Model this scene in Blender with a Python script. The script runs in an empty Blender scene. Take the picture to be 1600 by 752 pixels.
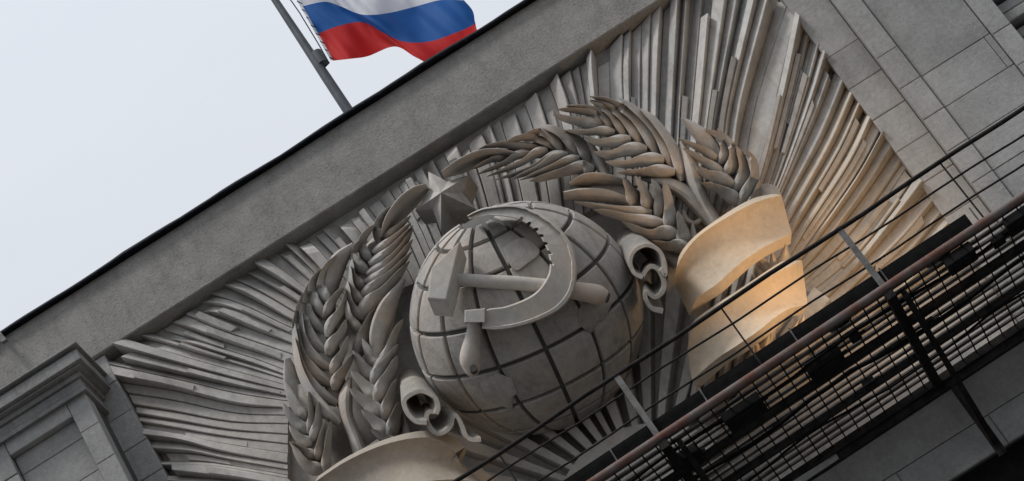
import bpy, math, random
from mathutils import Vector as V, Matrix
random.seed(7)
S = bpy.context.scene
COL = S.collection
# ------------------------------------------------------------------ camera
PITCH, ROLL, FPX, DIST = math.radians(32.0), math.radians(32.3), 4600.0, 34.0
f0 = V((0, math.cos(PITCH), math.sin(PITCH)))
r0 = V((1, 0, 0)); u0 = r0.cross(f0)
CR = r0*math.cos(ROLL) - u0*math.sin(ROLL)
CU = r0*math.sin(ROLL) + u0*math.cos(ROLL)
EYE = V((0, -DIST*math.cos(PITCH), 1.6))
cam = bpy.data.cameras.new('camera'); co = bpy.data.objects.new('camera', cam); COL.objects.link(co)
m = Matrix((CR, CU, -f0)).transposed().to_4x4(); m.translation = EYE
co.matrix_world = m
cam.sensor_width = 36; cam.lens = 36*FPX/1600; cam.clip_start = .1; cam.clip_end = 3000
S.camera = co
# ------------------------------------------------------------------ sky and light
W = bpy.data.worlds.new('World'); S.world = W; W.use_nodes = True
nt = W.node_tree; nt.nodes.clear()
def wn(t, **k):
    n = nt.nodes.new(t)
    for a, b in k.items(): setattr(n, a, b)
    return n
SUN_EL, SUN_ROT = math.radians(58), math.radians(215)
sky = wn('ShaderNodeTexSky', sky_type='NISHITA', sun_disc=False)
sky.sun_elevation = SUN_EL; sky.sun_rotation = SUN_ROT; sky.dust_density = 2.0
hsv = wn('ShaderNodeHueSaturation'); hsv.inputs['Saturation'].default_value = .25
nt.links.new(sky.outputs[0], hsv.inputs['Color'])
tc = wn('ShaderNodeTexCoord'); mp = wn('ShaderNodeMapping'); mp.inputs['Scale'].default_value = (1, 1, 2.5)
nz = wn('ShaderNodeTexNoise'); nz.inputs['Scale'].default_value = 2.2; nz.inputs['Detail'].default_value = 5
nt.links.new(tc.outputs['Generated'], mp.inputs[0]); nt.links.new(mp.outputs[0], nz.inputs['Vector'])
cr = wn('ShaderNodeValToRGB')
cr.color_ramp.elements[0].position = .32; cr.color_ramp.elements[0].color = (6.7, 7.25, 8.2, 1)
cr.color_ramp.elements[1].position = .68; cr.color_ramp.elements[1].color = (8.3, 8.65, 9.2, 1)
nt.links.new(nz.outputs['Fac'], cr.inputs[0])
mx = wn('ShaderNodeMixRGB'); mx.inputs[0].default_value = .93
nt.links.new(hsv.outputs[0], mx.inputs[1]); nt.links.new(cr.outputs[0], mx.inputs[2])
bg = wn('ShaderNodeBackground'); bg.inputs[1].default_value = .072
wo = wn('ShaderNodeOutputWorld')
sx_ = wn('ShaderNodeSeparateXYZ'); nt.links.new(tc.outputs['Generated'], sx_.inputs[0])
ov = wn('ShaderNodeMapRange'); ov.inputs[1].default_value = 0; ov.inputs[2].default_value = 1; ov.inputs[3].default_value = .45; ov.inputs[4].default_value = 1.42   # overcast sky: brightest overhead
nt.links.new(sx_.outputs[2], ov.inputs[0])
vm = wn('ShaderNodeVectorMath', operation='SCALE'); nt.links.new(mx.outputs[0], vm.inputs[0]); nt.links.new(ov.outputs[0], vm.inputs['Scale'])
nt.links.new(vm.outputs[0], bg.inputs[0]); nt.links.new(bg.outputs[0], wo.inputs[0])
sl = bpy.data.lights.new('sun', 'SUN'); sl.energy = 1.5; sl.angle = math.radians(11); sl.color = (1, .98, .95)
so = bpy.data.objects.new('sun', sl); COL.objects.link(so); so.location = (-20, -30, 60)
SUND = V((-.24, -.33, .91)).normalized()           # towards the sun: high, left and a little in front of the wall
so.rotation_euler = SUND.to_track_quat('Z', 'Y').to_euler()
sky.sun_elevation = math.asin(SUND.z); sky.sun_rotation = math.atan2(SUND.x, SUND.y)
S.view_settings.view_transform = 'Standard'; S.view_settings.look = 'None'
S.view_settings.exposure = 0.42; S.view_settings.gamma = 1
# ------------------------------------------------------------------ points in the place
def ray(px, py): return (f0*FPX + CR*(px-800) - CU*(py-376)).normalized()
def F(px, py, w=0.):                       # on the plane w metres out of the wall
    d = ray(px, py); return EYE + d*((-w-EYE.y)/d.y)
def FZ(px, py, z):
    d = ray(px, py); return EYE + d*((z-EYE.z)/d.z)
OUT = V((0, -1, 0))
def lerp(a, b, t): return a+(b-a)*t
def cat(pts, n):                            # Catmull-Rom through tuples -> n+1 samples
    P = [tuple(map(float, p)) for p in pts]; k = len(P)-1; out = []
    if k == 0: return P*(n+1)
    for i in range(n+1):
        s = i/n*k; j = min(int(s), k-1); t = s-j
        p1, p2 = P[j], P[j+1]
        p0 = P[j-1] if j else tuple(2*a-b for a, b in zip(p1, p2))
        p3 = P[j+2] if j+2 <= k else tuple(2*b-a for a, b in zip(p1, p2))
        out.append(tuple(.5*(2*b+(c-a)*t+(2*a-5*b+4*c-d)*t*t+(-a+3*b-3*c+d)*t**3) for a, b, c, d in zip(p0, p1, p2, p3)))
    return out
# ------------------------------------------------------------------ objects
def empty(name, loc, label, cat_, group=None):
    o = bpy.data.objects.new(name, None); COL.objects.link(o); o.location = loc; o.empty_display_size = .3
    o['label'] = label; o['category'] = cat_
    if group: o['group'] = group
    return o
def root_loc(o):
    l = V((0, 0, 0))
    while o is not None: l = l+V(o.location); o = o.parent
    return l
def mesh(name, vs, fs, mat, parent=None, smooth=False, origin=None, label=None, kind=None, auto=None):
    me = bpy.data.meshes.new(name)
    base = root_loc(parent)
    if origin is None: origin = base if parent is not None else V((0, 0, 0))
    me.from_pydata([tuple(V(v)-origin) for v in vs], [], fs)
    if smooth: me.polygons.foreach_set('use_smooth', [True]*len(fs))
    me.materials.append(mat); me.update()
    import bmesh
    bm = bmesh.new(); bm.from_mesh(me); bmesh.ops.recalc_face_normals(bm, faces=bm.faces)
    if auto:
        for e in bm.edges:
            if len(e.link_faces) == 2 and e.calc_face_angle(0) > math.radians(auto): e.smooth = False
    bm.to_mesh(me); bm.free()
    o = bpy.data.objects.new(name, me); COL.objects.link(o)
    o.location = origin-base
    if parent is not None: o.parent = parent
    if label: o['label'] = label
    if kind: o['kind'] = kind
    return o
class MB:
    def __init__(s): s.v = []; s.f = []
    def add(s, vs, fs):
        n = len(s.v); s.v += [V(v) for v in vs]; s.f += [tuple(i+n for i in f) for f in fs]; return s
    def box(s, x0, x1, z0, z1, w0, w1, bev=0.0):      # facade box, with its outer edges bevelled
        if bev <= 0:
            vs = [(x, -w, z) for w in (w0, w1) for z in (z0, z1) for x in (x0, x1)]
            return s.add(vs, [(0, 1, 3, 2), (4, 6, 7, 5), (0, 4, 5, 1), (2, 3, 7, 6), (0, 2, 6, 4), (1, 5, 7, 3)])
        a = [(x0, z0), (x1, z0), (x1, z1), (x0, z1)]; b = bev
        i = [(x0+b, z0+b), (x1-b, z0+b), (x1-b, z1-b), (x0+b, z1-b)]
        vs = [(x, -w0, z) for x, z in a]+[(x, -(w1-b), z) for x, z in a]+[(x, -w1, z) for x, z in i]
        fs = [(3, 2, 1, 0), (8, 9, 10, 11)]
        for k in range(4):
            j = (k+1) % 4; fs += [(k, j, j+4, k+4), (k+4, j+4, j+8, k+8)]
        return s.add(vs, fs)
    def tube(s, pts, r, n=8, caps=True):
        P = [V(p) for p in pts]; R = r if isinstance(r, (list, tuple)) else [r]*len(P)
        b = len(s.v); prev = None
        for i, p in enumerate(P):
            t = (P[min(i+1, len(P)-1)]-P[max(i-1, 0)]).normalized()
            a = (prev - t*prev.dot(t)) if prev is not None else (t.orthogonal())
            a.normalize(); prev = a; c = t.cross(a)
            for k in range(n):
                q = 2*math.pi*k/n; s.v.append(p+(a*math.cos(q)+c*math.sin(q))*R[i])
        for i in range(len(P)-1):
            for k in range(n):
                j = (k+1) % n; s.f.append((b+i*n+k, b+i*n+j, b+(i+1)*n+j, b+(i+1)*n+k))
        if caps: s.f += [tuple(b+k for k in range(n))[::-1], tuple(b+(len(P)-1)*n+k for k in range(n))]
        return s
    def bar(s, a, b, u, v, hu, hv):                    # box between a and b with half sizes along u, v
        a, b, u, v = V(a), V(b), V(u).normalized(), V(v).normalized()
        vs = [p+u*su*hu+v*sv*hv for p in (a, b) for su, sv in ((-1, -1), (1, -1), (1, 1), (-1, 1))]
        return s.add(vs, [(0, 3, 2, 1), (4, 5, 6, 7), (0, 1, 5, 4), (1, 2, 6, 5), (2, 3, 7, 6), (3, 0, 4, 7)])
    def grid(s, rows, closed_u=False):
        b = len(s.v); n = len(rows[0])
        for r in rows: s.v += [V(p) for p in r]
        for i in range(len(rows)-1):
            for k in range(n if closed_u else n-1):
                j = (k+1) % n; s.f.append((b+i*n+k, b+i*n+j, b+(i+1)*n+j, b+(i+1)*n+k))
        return s
    def sheet(s, rows, nrm, th):                       # thick sheet: rows of points, per-point normals, thickness
        b = len(s.v); R = len(rows); C = len(rows[0])
        for q in (0, 1):
            for i in range(R):
                for j in range(C): s.v.append(V(rows[i][j])-V(nrm[i][j])*th*q)
        def ix(q, i, j): return b+q*R*C+i*C+j
        for i in range(R-1):
            for j in range(C-1):
                s.f.append((ix(0, i, j), ix(0, i, j+1), ix(0, i+1, j+1), ix(0, i+1, j)))
                s.f.append((ix(1, i, j), ix(1, i+1, j), ix(1, i+1, j+1), ix(1, i, j+1)))
        for j in range(C-1):
            s.f.append((ix(0, 0, j), ix(1, 0, j), ix(1, 0, j+1), ix(0, 0, j+1)))
            s.f.append((ix(0, R-1, j), ix(0, R-1, j+1), ix(1, R-1, j+1), ix(1, R-1, j)))
        for i in range(R-1):
            s.f.append((ix(0, i, 0), ix(0, i+1, 0), ix(1, i+1, 0), ix(1, i, 0)))
            s.f.append((ix(0, i, C-1), ix(1, i, C-1), ix(1, i+1, C-1), ix(0, i+1, C-1)))
        return s
    def build(s, name, mat, parent=None, **k): return mesh(name, s.v, s.f, mat, parent, **k)
# ------------------------------------------------------------------ materials
def mat_base(name, rough=.9):
    M = bpy.data.materials.new(name); M.use_nodes = True
    N = M.node_tree; b = N.nodes['Principled BSDF']; b.inputs['Roughness'].default_value = rough
    return M, N, b
def stone(name, dark, light, ochre=(.42, .26, .13), och_amt=.0, och_scale=.7, scale=1.0, bump=.25, streak=0.0, pits=.0, spec=.25):
    M, N, b = mat_base(name, .92); b.inputs['Specular IOR Level'].default_value = spec
    L = N.links.new; nd = N.nodes.new
    g = nd('ShaderNodeNewGeometry'); oi = nd('ShaderNodeObjectInfo')
    n1 = nd('ShaderNodeTexNoise'); n1.inputs['Scale'].default_value = 1.6*scale; n1.inputs['Detail'].default_value = 9; n1.inputs['Roughness'].default_value = .65
    n2 = nd('ShaderNodeTexNoise'); n2.inputs['Scale'].default_value = 14*scale; n2.inputs['Detail'].default_value = 6; n2.inputs['Roughness'].default_value = .7
    n3 = nd('ShaderNodeTexNoise'); n3.inputs['Scale'].default_value = 70; n3.inputs['Detail'].default_value = 3
    for n in (n1, n2, n3): L(g.outputs['Position'], n.inputs['Vector'])
    a1 = nd('ShaderNodeMath'); a1.operation = 'MULTIPLY_ADD'; a1.inputs[1].default_value = .55; L(n1.outputs['Fac'], a1.inputs[0])
    a2 = nd('ShaderNodeMath'); a2.operation = 'MULTIPLY'; a2.inputs[1].default_value = .45; L(n2.outputs['Fac'], a2.inputs[0]); L(a2.outputs[0], a1.inputs[2])
    a3 = nd('ShaderNodeMath'); a3.operation = 'MULTIPLY_ADD'; a3.inputs[1].default_value = .16; a3.inputs[2].default_value = -.08; L(oi.outputs['Random'], a3.inputs[0])
    a4 = nd('ShaderNodeMath'); a4.operation = 'ADD'; L(a1.outputs[0], a4.inputs[0]); L(a3.outputs[0], a4.inputs[1])
    c = nd('ShaderNodeValToRGB'); c.color_ramp.elements[0].position = .33; c.color_ramp.elements[0].color = (*dark, 1)
    c.color_ramp.elements[1].position = .66; c.color_ramp.elements[1].color = (*light, 1); L(a4.outputs[0], c.inputs[0])
    out = c.outputs[0]
    if och_amt > 0:
        n4 = nd('ShaderNodeTexNoise'); n4.inputs['Scale'].default_value = och_scale; n4.inputs['Detail'].default_value = 6; n4.inputs['Roughness'].default_value = .6
        mpp = nd('ShaderNodeMapping'); mpp.inputs['Location'].default_value = (3.3, 1.7, 9.1); mpp.inputs['Scale'].default_value = (1, 1, .7)
        L(g.outputs['Position'], mpp.inputs[0]); L(mpp.outputs[0], n4.inputs['Vector'])
        r4 = nd('ShaderNodeMapRange'); r4.inputs[1].default_value = .42; r4.inputs[2].default_value = .68; r4.inputs[4].default_value = och_amt
        L(n4.outputs['Fac'], r4.inputs[0])
        mm = nd('ShaderNodeMixRGB'); mm.inputs[2].default_value = (*ochre, 1); L(r4.outputs[0], mm.inputs[0]); L(out, mm.inputs[1]); out = mm.outputs[0]
    if streak > 0:                                    # rain streaks running down the stone
        mps = nd('ShaderNodeMapping'); mps.inputs['Scale'].default_value = (9, 9, .8); L(g.outputs['Position'], mps.inputs[0])
        n5 = nd('ShaderNodeTexNoise'); n5.inputs['Scale'].default_value = 1.0; n5.inputs['Detail'].default_value = 5; L(mps.outputs[0], n5.inputs['Vector'])
        r5 = nd('ShaderNodeMapRange'); r5.inputs[1].default_value = .52; r5.inputs[2].default_value = .75; r5.inputs[4].default_value = streak; L(n5.outputs['Fac'], r5.inputs[0])
        ms = nd('ShaderNodeMixRGB'); ms.blend_type = 'MULTIPLY'; ms.inputs[2].default_value = (.38, .36, .33, 1)
        L(r5.outputs[0], ms.inputs[0]); L(out, ms.inputs[1]); out = ms.outputs[0]
    if pits > 0:
        vo = nd('ShaderNodeTexNoise'); vo.inputs['Scale'].default_value = 45; vo.inputs['Detail'].default_value = 2; L(g.outputs['Position'], vo.inputs['Vector'])
        rp = nd('ShaderNodeMapRange'); rp.inputs[1].default_value = .60; rp.inputs[2].default_value = .70; rp.inputs[4].default_value = pits; L(vo.outputs['Fac'], rp.inputs[0])
        mq = nd('ShaderNodeMixRGB'); mq.blend_type = 'MULTIPLY'; mq.inputs[2].default_value = (.3, .29, .28, 1)
        L(rp.outputs[0], mq.inputs[0]); L(out, mq.inputs[1]); out = mq.outputs[0]
    L(out, b.inputs['Base Color'])
    ba = nd('ShaderNodeMath'); ba.operation = 'MULTIPLY_ADD'; ba.inputs[1].default_value = .4; L(n3.outputs['Fac'], ba.inputs[0]); L(n2.outputs['Fac'], ba.inputs[2])
    bp = nd('ShaderNodeBump'); bp.inputs['Strength'].default_value = bump; bp.inputs['Distance'].default_value = .03
    L(ba.outputs[0], bp.inputs['Height']); L(bp.outputs[0], b.inputs['Normal'])
    return M
M_RELIEF = stone('weathered_relief_stone', (.28, .265, .245), (.50, .475, .44), och_amt=.45, ochre=(.40, .28, .19), streak=.25)
M_WHEAT = stone('wheat_stone', (.28, .268, .25), (.52, .50, .465), och_amt=.5, och_scale=1.8, ochre=(.60, .45, .34), streak=.1)
M_RAY = stone('sunburst_stone', (.31, .30, .285), (.54, .52, .49), och_amt=.22, ochre=(.46, .34, .25), streak=.35)
M_BAND = stone('warm_lit_ochre_ribbon_stone', (.46, .38, .29), (.70, .58, .44), och_amt=.5, och_scale=1.1, ochre=(.68, .47, .27), bump=.15)  # ochre stone whose colour also carries part of the floodlight's warm glow
M_SCROLL = stone('dark_scroll_stone', (.15, .142, .13), (.36, .34, .31), och_amt=.35, och_scale=1.5, ochre=(.42, .31, .22), streak=.3, bump=.35)  # darker stone tone for the scrolls, patched with ochre
M_BAND2 = stone('grey_beige_ribbon_stone', (.24, .215, .18), (.41, .36, .30), och_amt=.4, och_scale=1.1, ochre=(.5, .38, .26), bump=.2)
M_FASC = stone('concrete_fascia', (.20, .192, .18), (.345, .333, .312), scale=2.2, bump=.45, pits=.45, streak=.2)
M_BLOCK = stone('granite_block', (.24, .236, .228), (.40, .392, .378), scale=1.3, bump=.25, streak=.15, pits=.25)
M_BLOCKD = stone('dark_granite_block', (.17, .166, .16), (.30, .294, .284), scale=1.3, bump=.3, streak=.35, pits=.3)  # darker granite tone with stronger rain streaks
M_JOINT = stone('joint_mortar', (.05, .05, .05), (.09, .09, .088))
M_GROUND = stone('paving', (.07, .07, .07), (.12, .12, .12), scale=.2)
def metal(name, c1, c2, rough=.6, met=.3, sc=9):
    M, N, b = mat_base(name, rough); b.inputs['Metallic'].default_value = met; b.inputs['Specular IOR Level'].default_value = .15
    g = N.nodes.new('ShaderNodeNewGeometry'); n = N.nodes.new('ShaderNodeTexNoise'); n.inputs['Scale'].default_value = sc; n.inputs['Detail'].default_value = 8
    n.inputs['Roughness'].default_value = .7
    c = N.nodes.new('ShaderNodeValToRGB'); c.color_ramp.elements[0].position = .38; c.color_ramp.elements[0].color = (*c1, 1)
    c.color_ramp.elements[1].position = .62; c.color_ramp.elements[1].color = (*c2, 1)
    N.links.new(g.outputs['Position'], n.inputs['Vector']); N.links.new(n.outputs['Fac'], c.inputs[0]); N.links.new(c.outputs[0], b.inputs['Base Color'])
    bp = N.nodes.new('ShaderNodeBump'); bp.inputs['Strength'].default_value = .3; bp.inputs['Distance'].default_value = .01
    N.links.new(n.outputs['Fac'], bp.inputs['Height']); N.links.new(bp.outputs[0], b.inputs['Normal'])
    return M
M_BLACK = metal('black_metal_and_shade', (.003, .003, .003), (.008, .008, .008), .9, 0)  # black metal, also used to paint the shade below the ledge
M_IRON = metal('dark_iron', (.009, .008, .008), (.03, .025, .022), .7, .1)
M_SLAT = metal('grimy_zinc_slat', (.06, .055, .05), (.15, .135, .12), .7, .1, 6)
M_RUST = metal('rusty_pipe_paint', (.16, .075, .055), (.17, .15, .14), .8, .1, 5)
M_POST = metal('grey_flat_bar', (.10, .095, .09), (.17, .165, .16), .6, .3)
M_POLE = metal('grey_pole_paint', (.085, .095, .105), (.125, .135, .145), .5, .2, 3)
M_FLASH = metal('roof_flashing', (.006, .007, .012), (.014, .016, .024), .6, .1)
def cloth(name, col):
    M, N, b = mat_base(name, .75)
    g = N.nodes.new('ShaderNodeNewGeometry'); n = N.nodes.new('ShaderNodeTexNoise'); n.inputs['Scale'].default_value = 6; n.inputs['Detail'].default_value = 4
    h = N.nodes.new('ShaderNodeHueSaturation'); h.inputs['Color'].default_value = (*col, 1)
    mr = N.nodes.new('ShaderNodeMapRange'); mr.inputs[3].default_value = .85; mr.inputs[4].default_value = 1.1
    N.links.new(g.outputs['Position'], n.inputs['Vector']); N.links.new(n.outputs['Fac'], mr.inputs[0]); N.links.new(mr.outputs[0], h.inputs['Value'])
    N.links.new(h.outputs[0], b.inputs['Base Color'])
    tr = N.nodes.new('ShaderNodeBsdfTranslucent'); N.links.new(h.outputs[0], tr.inputs['Color'])
    ms = N.nodes.new('ShaderNodeMixShader'); ms.inputs[0].default_value = .45
    N.links.new(b.outputs[0], ms.inputs[1]); N.links.new(tr.outputs[0], ms.inputs[2]); N.links.new(ms.outputs[0], N.nodes['Material Output'].inputs['Surface'])
    return M
M_RAYW = stone('warm_lit_ray_stone', (.31, .29, .26), (.54, .505, .455), och_amt=.55, och_scale=.9, ochre=(.58, .44, .30), streak=.25)  # ray stone copy with the floodlights' warm spill put into its colour
# ------------------------------------------------------------------ ground
gs = 900
mesh('ground', [(-gs, -gs, 0), (gs, -gs, 0), (gs, gs, 0), (-gs, gs, 0)], [(0, 1, 2, 3)], M_GROUND, kind='structure')
# ------------------------------------------------------------------ building
BL = empty('stone_building', V((0, .6, 0)), 'grey stone building with a carved panel under a plain concrete fascia', 'building')
zf0 = F(460, 360, .17).z                   # underside of the fascia
zf1 = F(460, 238, .17).z                   # its top
xL = F(215, 655, .12).x; xR = F(1345, 165, .12).x   # sides of the carved opening
ZC = F(928, 752, 2.65).z; zlow = ZC-.25
zB = F(1100, 640, 0).z                     # a level a little above the catwalk
mb = MB(); mb.box(-14, 14, zf0, zf1, -3, .17, .015); mb.build('fascia', M_FASC, BL)
# tarred metal flashing on the roof edge, wavy
rows = []
for i in range(141):
    x = -14+28*i/140
    j = .008*math.sin(i*.9)+.009*math.sin(i*.37+1)+random.uniform(-.004, .004)
    z = zf1+.004
    rows.append([(x, .4, z), (x, -.23-j*.4, z-.0), (x, -.245-j*.4, z-.02+j*.5), (x, -.25, z+.035+j), (x, -.17, z+.07+j), (x, .4, z+.07+j)])
MB().grid(rows, True).build('roof_flashing', M_FLASH, BL, smooth=True)
# back wall of the recess
MB().box(xL-.5, xR+.5, 8, zf0+.3, -.8, -.15).build('recess_wall', M_RAY, BL)
# main core behind everything
MB().box(-14, 14, 0, zf0-.01, -3, -.82).build('core_wall', M_BLOCKD, BL)
def courses(parent, x0, x1, z0, z1, w0, w1, ch, cw, mat, bev=.008, gap=.003, off=0., stag=True, zref=None):
    """stone blocks filling a rectangle of the facade"""
    z = z1 if zref is None else zref; r = 0
    while z > z1: z -= ch
    zs = [z1]; zz = z if z < z1-1e-3 else z1-ch
    while zz > z0+.05: zs.append(zz); zz -= ch
    zs.append(z0)
    for i in range(len(zs)-1):
        a = x0-(cw*.5 if (stag and i % 2) else 0)+off; xs = [x0]
        q = a+cw
        while q < x1-.08:
            if q > x0+.08: xs.append(q)
            q += cw
        xs.append(x1)
        for k in range(len(xs)-1):
            d = random.uniform(-.004, .004)
            b = MB().box(xs[k]+gap, xs[k+1]-gap, zs[i+1]+gap, zs[i]-gap, w0, w1+d, bev)
            b.build('stone_block', mat, parent)
# strips beside the opening
CH = abs(F(1282, 96, .12).z-F(1337, 132+39, .12).z)
x1R = F(1413, 150, .30).x                  # start of the right pilaster
s = MB().box(xR+.02, x1R+.3, zlow, zf0, -.8, .09).build('right_reveal', M_JOINT, BL)
courses(s, xR, x1R+.02, zlow, zf0-.01, -.1, .12, .51, 3, M_BLOCK, zref=F(1298, 88, .12).z)
xpl = F(168, 684, .75).x                   # right edge of the left pier
s = MB().box(xpl-.5, xL-.02, 6, zf0, -.8, .09).build('left_reveal', M_JOINT, BL)
courses(s, xpl-.4, xL, 13.5, zf0-.01, -.1, .12, .455, 3, M_BLOCK, zref=F(180, 595, .12).z)
# right pilaster: raised borders round a slightly sunk field, then a second order of mouldings
x2R = F(1437, 118, .30).x; x3R = F(1543, 45, .30).x; x4R = F(1575, 31, .30).x
P = MB().box(x1R, x4R, zlow, zf0, -.8, .2).build('right_pilaster', M_JOINT, BL)
courses(P, x1R, x2R, zlow, zf0-.01, .1, .32, .50, 3, M_BLOCK, zref=F(1376, 90, .3).z)
courses(P, x2R+.003, x3R-.003, zlow, zf0-.01, .1, .28, .50, .98, M_BLOCK, zref=F(1439, 120, .28).z, off=.35)
courses(P, x3R, x4R, zlow, zf0-.01, .1, .32, .51, 3, M_BLOCK, zref=F(1560, 50, .3).z)
lv = MB().box(x4R+.004, x4R+.74, zlow, zf0-.02, -.8, -.12).build('louvre_panel', M_JOINT, BL)
z = zf0-.06; k = 0
while z > zf0-5.2:
    MB().box(x4R+.006, x4R+.73, z-.13, z, -.15, .12 if k % 2 else .02, .012).build('louvre', M_BLOCK, lv); z -= .20; k += 1
MB().box(x4R+.75, x4R+2.6, zlow, zf0, -.8, -.5).build('window_pane', metal('dark_glass', (.01, .012, .015), (.02, .022, .025), .15, 0), BL)
MB().box(x4R+2.61, 13.9, zlow, zf0, -.8, .12, .01).build('outer_wall', M_BLOCK, BL)
# left pier with capital and sunk panel
CWp = 3.4; px0 = xpl-CWp
zc = F(122, 533, .98).z                   # top of the capital
P = MB().box(px0, xpl-.02, 6, zc-.5, -.8, .64).build('corner_pier', M_JOINT, BL)
zt = F(132, 613, .75).z; zp = F(113, 651, .75).z; xi = F(113, 651, .75).x; pw = .84; zr = F(156, 659, .75).z
courses(P, xi, xpl, 12, zt, .5, .76, .48, 3, M_BLOCK, zref=zr)
MB().box(xi-pw, xi-.004, zp, zt, .5, .757, .008).build('panel_head', M_BLOCK, P)
courses(P, px0, xi-pw-.004, 12, zt, .5, .76, .48, 3, M_BLOCK, zref=zr)
courses(P, xi-pw+.004, xi-.006, 12, zp-.004, .4, .66, .48, 3, M_BLOCK, zref=zr)
prof = [(.0, .03, 1.02, .22), (.03, .075, .94, .14), (.075, .22, .98, .18), (.22, .25, .92, .13), (.25, .32, .84, .07), (.32, .44, .80, .03), (.44, .50, .79, .02)]
zb_ = zc-.50
prof += [((.50), (zc-zt-.035), .82, .04), ((zc-zt-.035), (zc-zt-.003), .80, .03)]
cm = MB()
for a, b, w, e in prof: cm.box(px0-.2, xpl+e, zc-b, zc-a-.0005, -.1, w, .008)
cm.build('capital', M_BLOCKD, P)
MB().box(px0-6, px0-.21, 4, zf0-.02, -.8, .3, .01).build('outer_wall', M_BLOCKD, BL)
p = F(4, 528, .2); MB().bar(p, p+V((0, -.12, -.05)), V((1, 0, 0)), V((0, 0, 1)), .02, .03).bar(p+V((0, -.12, 0)), p+V((.03, -.13, -.16)), V((1, 0, 0)), V((0, 1, 0)), .035, .03).build('wall_hook', M_POST, BL)
# ------------------------------------------------------------------ carved rays
SB = empty('sunburst_relief', F(800, 560, 0), 'carved fan of long pale stone rays filling the wall behind the wheat and globe', 'relief')
G = [
 [(258,740),(330,745),(400,752),(470,765)],
 [(252,726),(319,726),(370,731),(446,744)],
 [(227,682),(283,688),(344,703),(446,721)],
 [(215,655),(275,665),(350,678),(446,690)],
 [(204,626),(268,637),(357,654),(446,658)],
 [(183,591),(268,605),(370,629),(450,634)],
 [(165,558),(280,583),(360,600),(450,617)],
 [(199,532),(292,559),(380,582),(450,600)],
 [(246,506),(328,535),(400,558),(455,580)],
 [(286,486),(328,507),(400,532),(460,552)],
 [(304,463),(370,483),(423,506),(470,526)],
 [(344,439),(400,467),(440,490),(480,510)],
 [(396,410),(445,440),(480,463),(520,490)],
 [(426,386),(460,416),(490,443),(530,480)],
 [(456,374),(485,403),(510,430),(550,470)],
 [(500,354),(532,388),(560,420),(590,460)],
 [(537,329),(566,367),(590,400),(620,450)],
 [(585,300),(610,335),(635,375),(660,430)],
 [(627,271),(645,306),(665,350),(690,410)],
 [(654,254),(675,293),(695,340),(715,400)],
 [(690,234),(708,270),(725,320),(745,390)],
 [(725,213),(738,246),(755,300),(775,380)],
 [(746,198),(763,230),(780,280),(800,370)],
 [(776,179),(788,215),(805,270),(825,360)],
 [(799,165),(814,205),(830,260),(848,350)],
 [(836,140),(850,180),(866,240),(880,340)],
 [(871,115),(888,160),(900,230),(910,330)],
 [(900,96),(910,150),(920,230),(930,320)],
 [(926,81),(931,147),(938,240),(945,320)],
 [(948,66),(950,149),(953,240),(958,320)],
 [(971,50),(973,149),(976,240),(978,320)],
 [(999,30),(999,157),(1000,240),(1000,320)],
 [(1046,-2),(1038,149),(1034,240),(1030,330)],
 [(1075,-20),(1063,149),(1058,240),(1050,340)],
 [(1113,-20),(1096,157),(1084,250),(1070,340)],
 [(1157,-25),(1121,157),(1106,250),(1090,340)],
 [(1190,-20),(1145,157),(1130,250),(1105,350)],
 [(1230,0),(1180,155),(1158,260),(1120,370)],
 [(1244,22),(1214,155),(1186,260),(1145,370)],
 [(1263,48),(1240,140),(1205,268),(1165,370)],
 [(1293,89),(1268,160),(1225,270),(1180,370)],
 [(1319,125),(1280,215),(1228,310),(1190,390)],
 [(1334,145),(1297,225),(1240,325),(1200,400)],
 [(1363,183),(1328,252),(1262,350),(1210,430)],
 [(1395,226),(1350,295),(1285,380),(1220,450)],
 [(1425,268),(1385,328),(1320,405),(1240,470)],
 [(1445,292),(1402,341),(1338,415),(1250,500)],
 [(1472,330),(1413,398),(1335,460),(1260,530)],
 [(1500,368),(1440,420),(1360,490),(1280,560)],
]
def ray_mesh(ea, eb, t0, t1, wa, wb, dip, parent, mat, n=12, base=-.16, flat=True):
    """bar between two edge curves (px), front face from height wa on one edge to wb on the other"""
    A = cat(ea, 40); B = cat(eb, 40); top = []; rows = []
    for i in range(n+1):
        t = lerp(t0, t1, i/n); s = t*40; j = min(int(s), 39); q = s-j
        a = [lerp(A[j][k], A[j+1][k], q) for k in (0, 1)]; b = [lerp(B[j][k], B[j+1][k], q) for k in (0, 1)]
        k1 = dip*max(0, 1-(t-t0)/.22)**1.5
        fl = lerp(1, .12, (t*1.05 if t < .95 else 1)**.9) if flat else 1
        ha, hb = lerp(wa*fl, -.10, k1), lerp(wb*fl, -.10, k1)
        pa, pb = F(*a, .08), F(*b, .08)
        hm = max(ha, hb); d = (pb-pa)
        r = [V((pa.x, -base, pa.z)), V((pa.x, -ha, pa.z)), V((pa.x, -ha, pa.z))+d*.07+OUT*.008, V((pb.x, -hb, pb.z))-d*.07+OUT*.008, V((pb.x, -hb, pb.z)), V((pb.x, -base, pb.z))]
        rows.append(r)
    mb = MB().grid(rows, True); m_ = len(rows)*6
    mb.f += [(0, 1, 2, 3, 4, 5)[::-1], tuple(range(m_-6, m_))]
    return mb.build('ray', mat, parent, auto=14, smooth=True)
MB().box(xL+.01, xR-.01, 13, zf0+.25, -.5, -.12).build('backing_slab', M_RAY, SB)
rng = random.Random(11)
def mixc(a, b, t): return [tuple(lerp(p, q, t) for p, q in zip(u, v)) for u, v in zip(a, b)]
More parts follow.
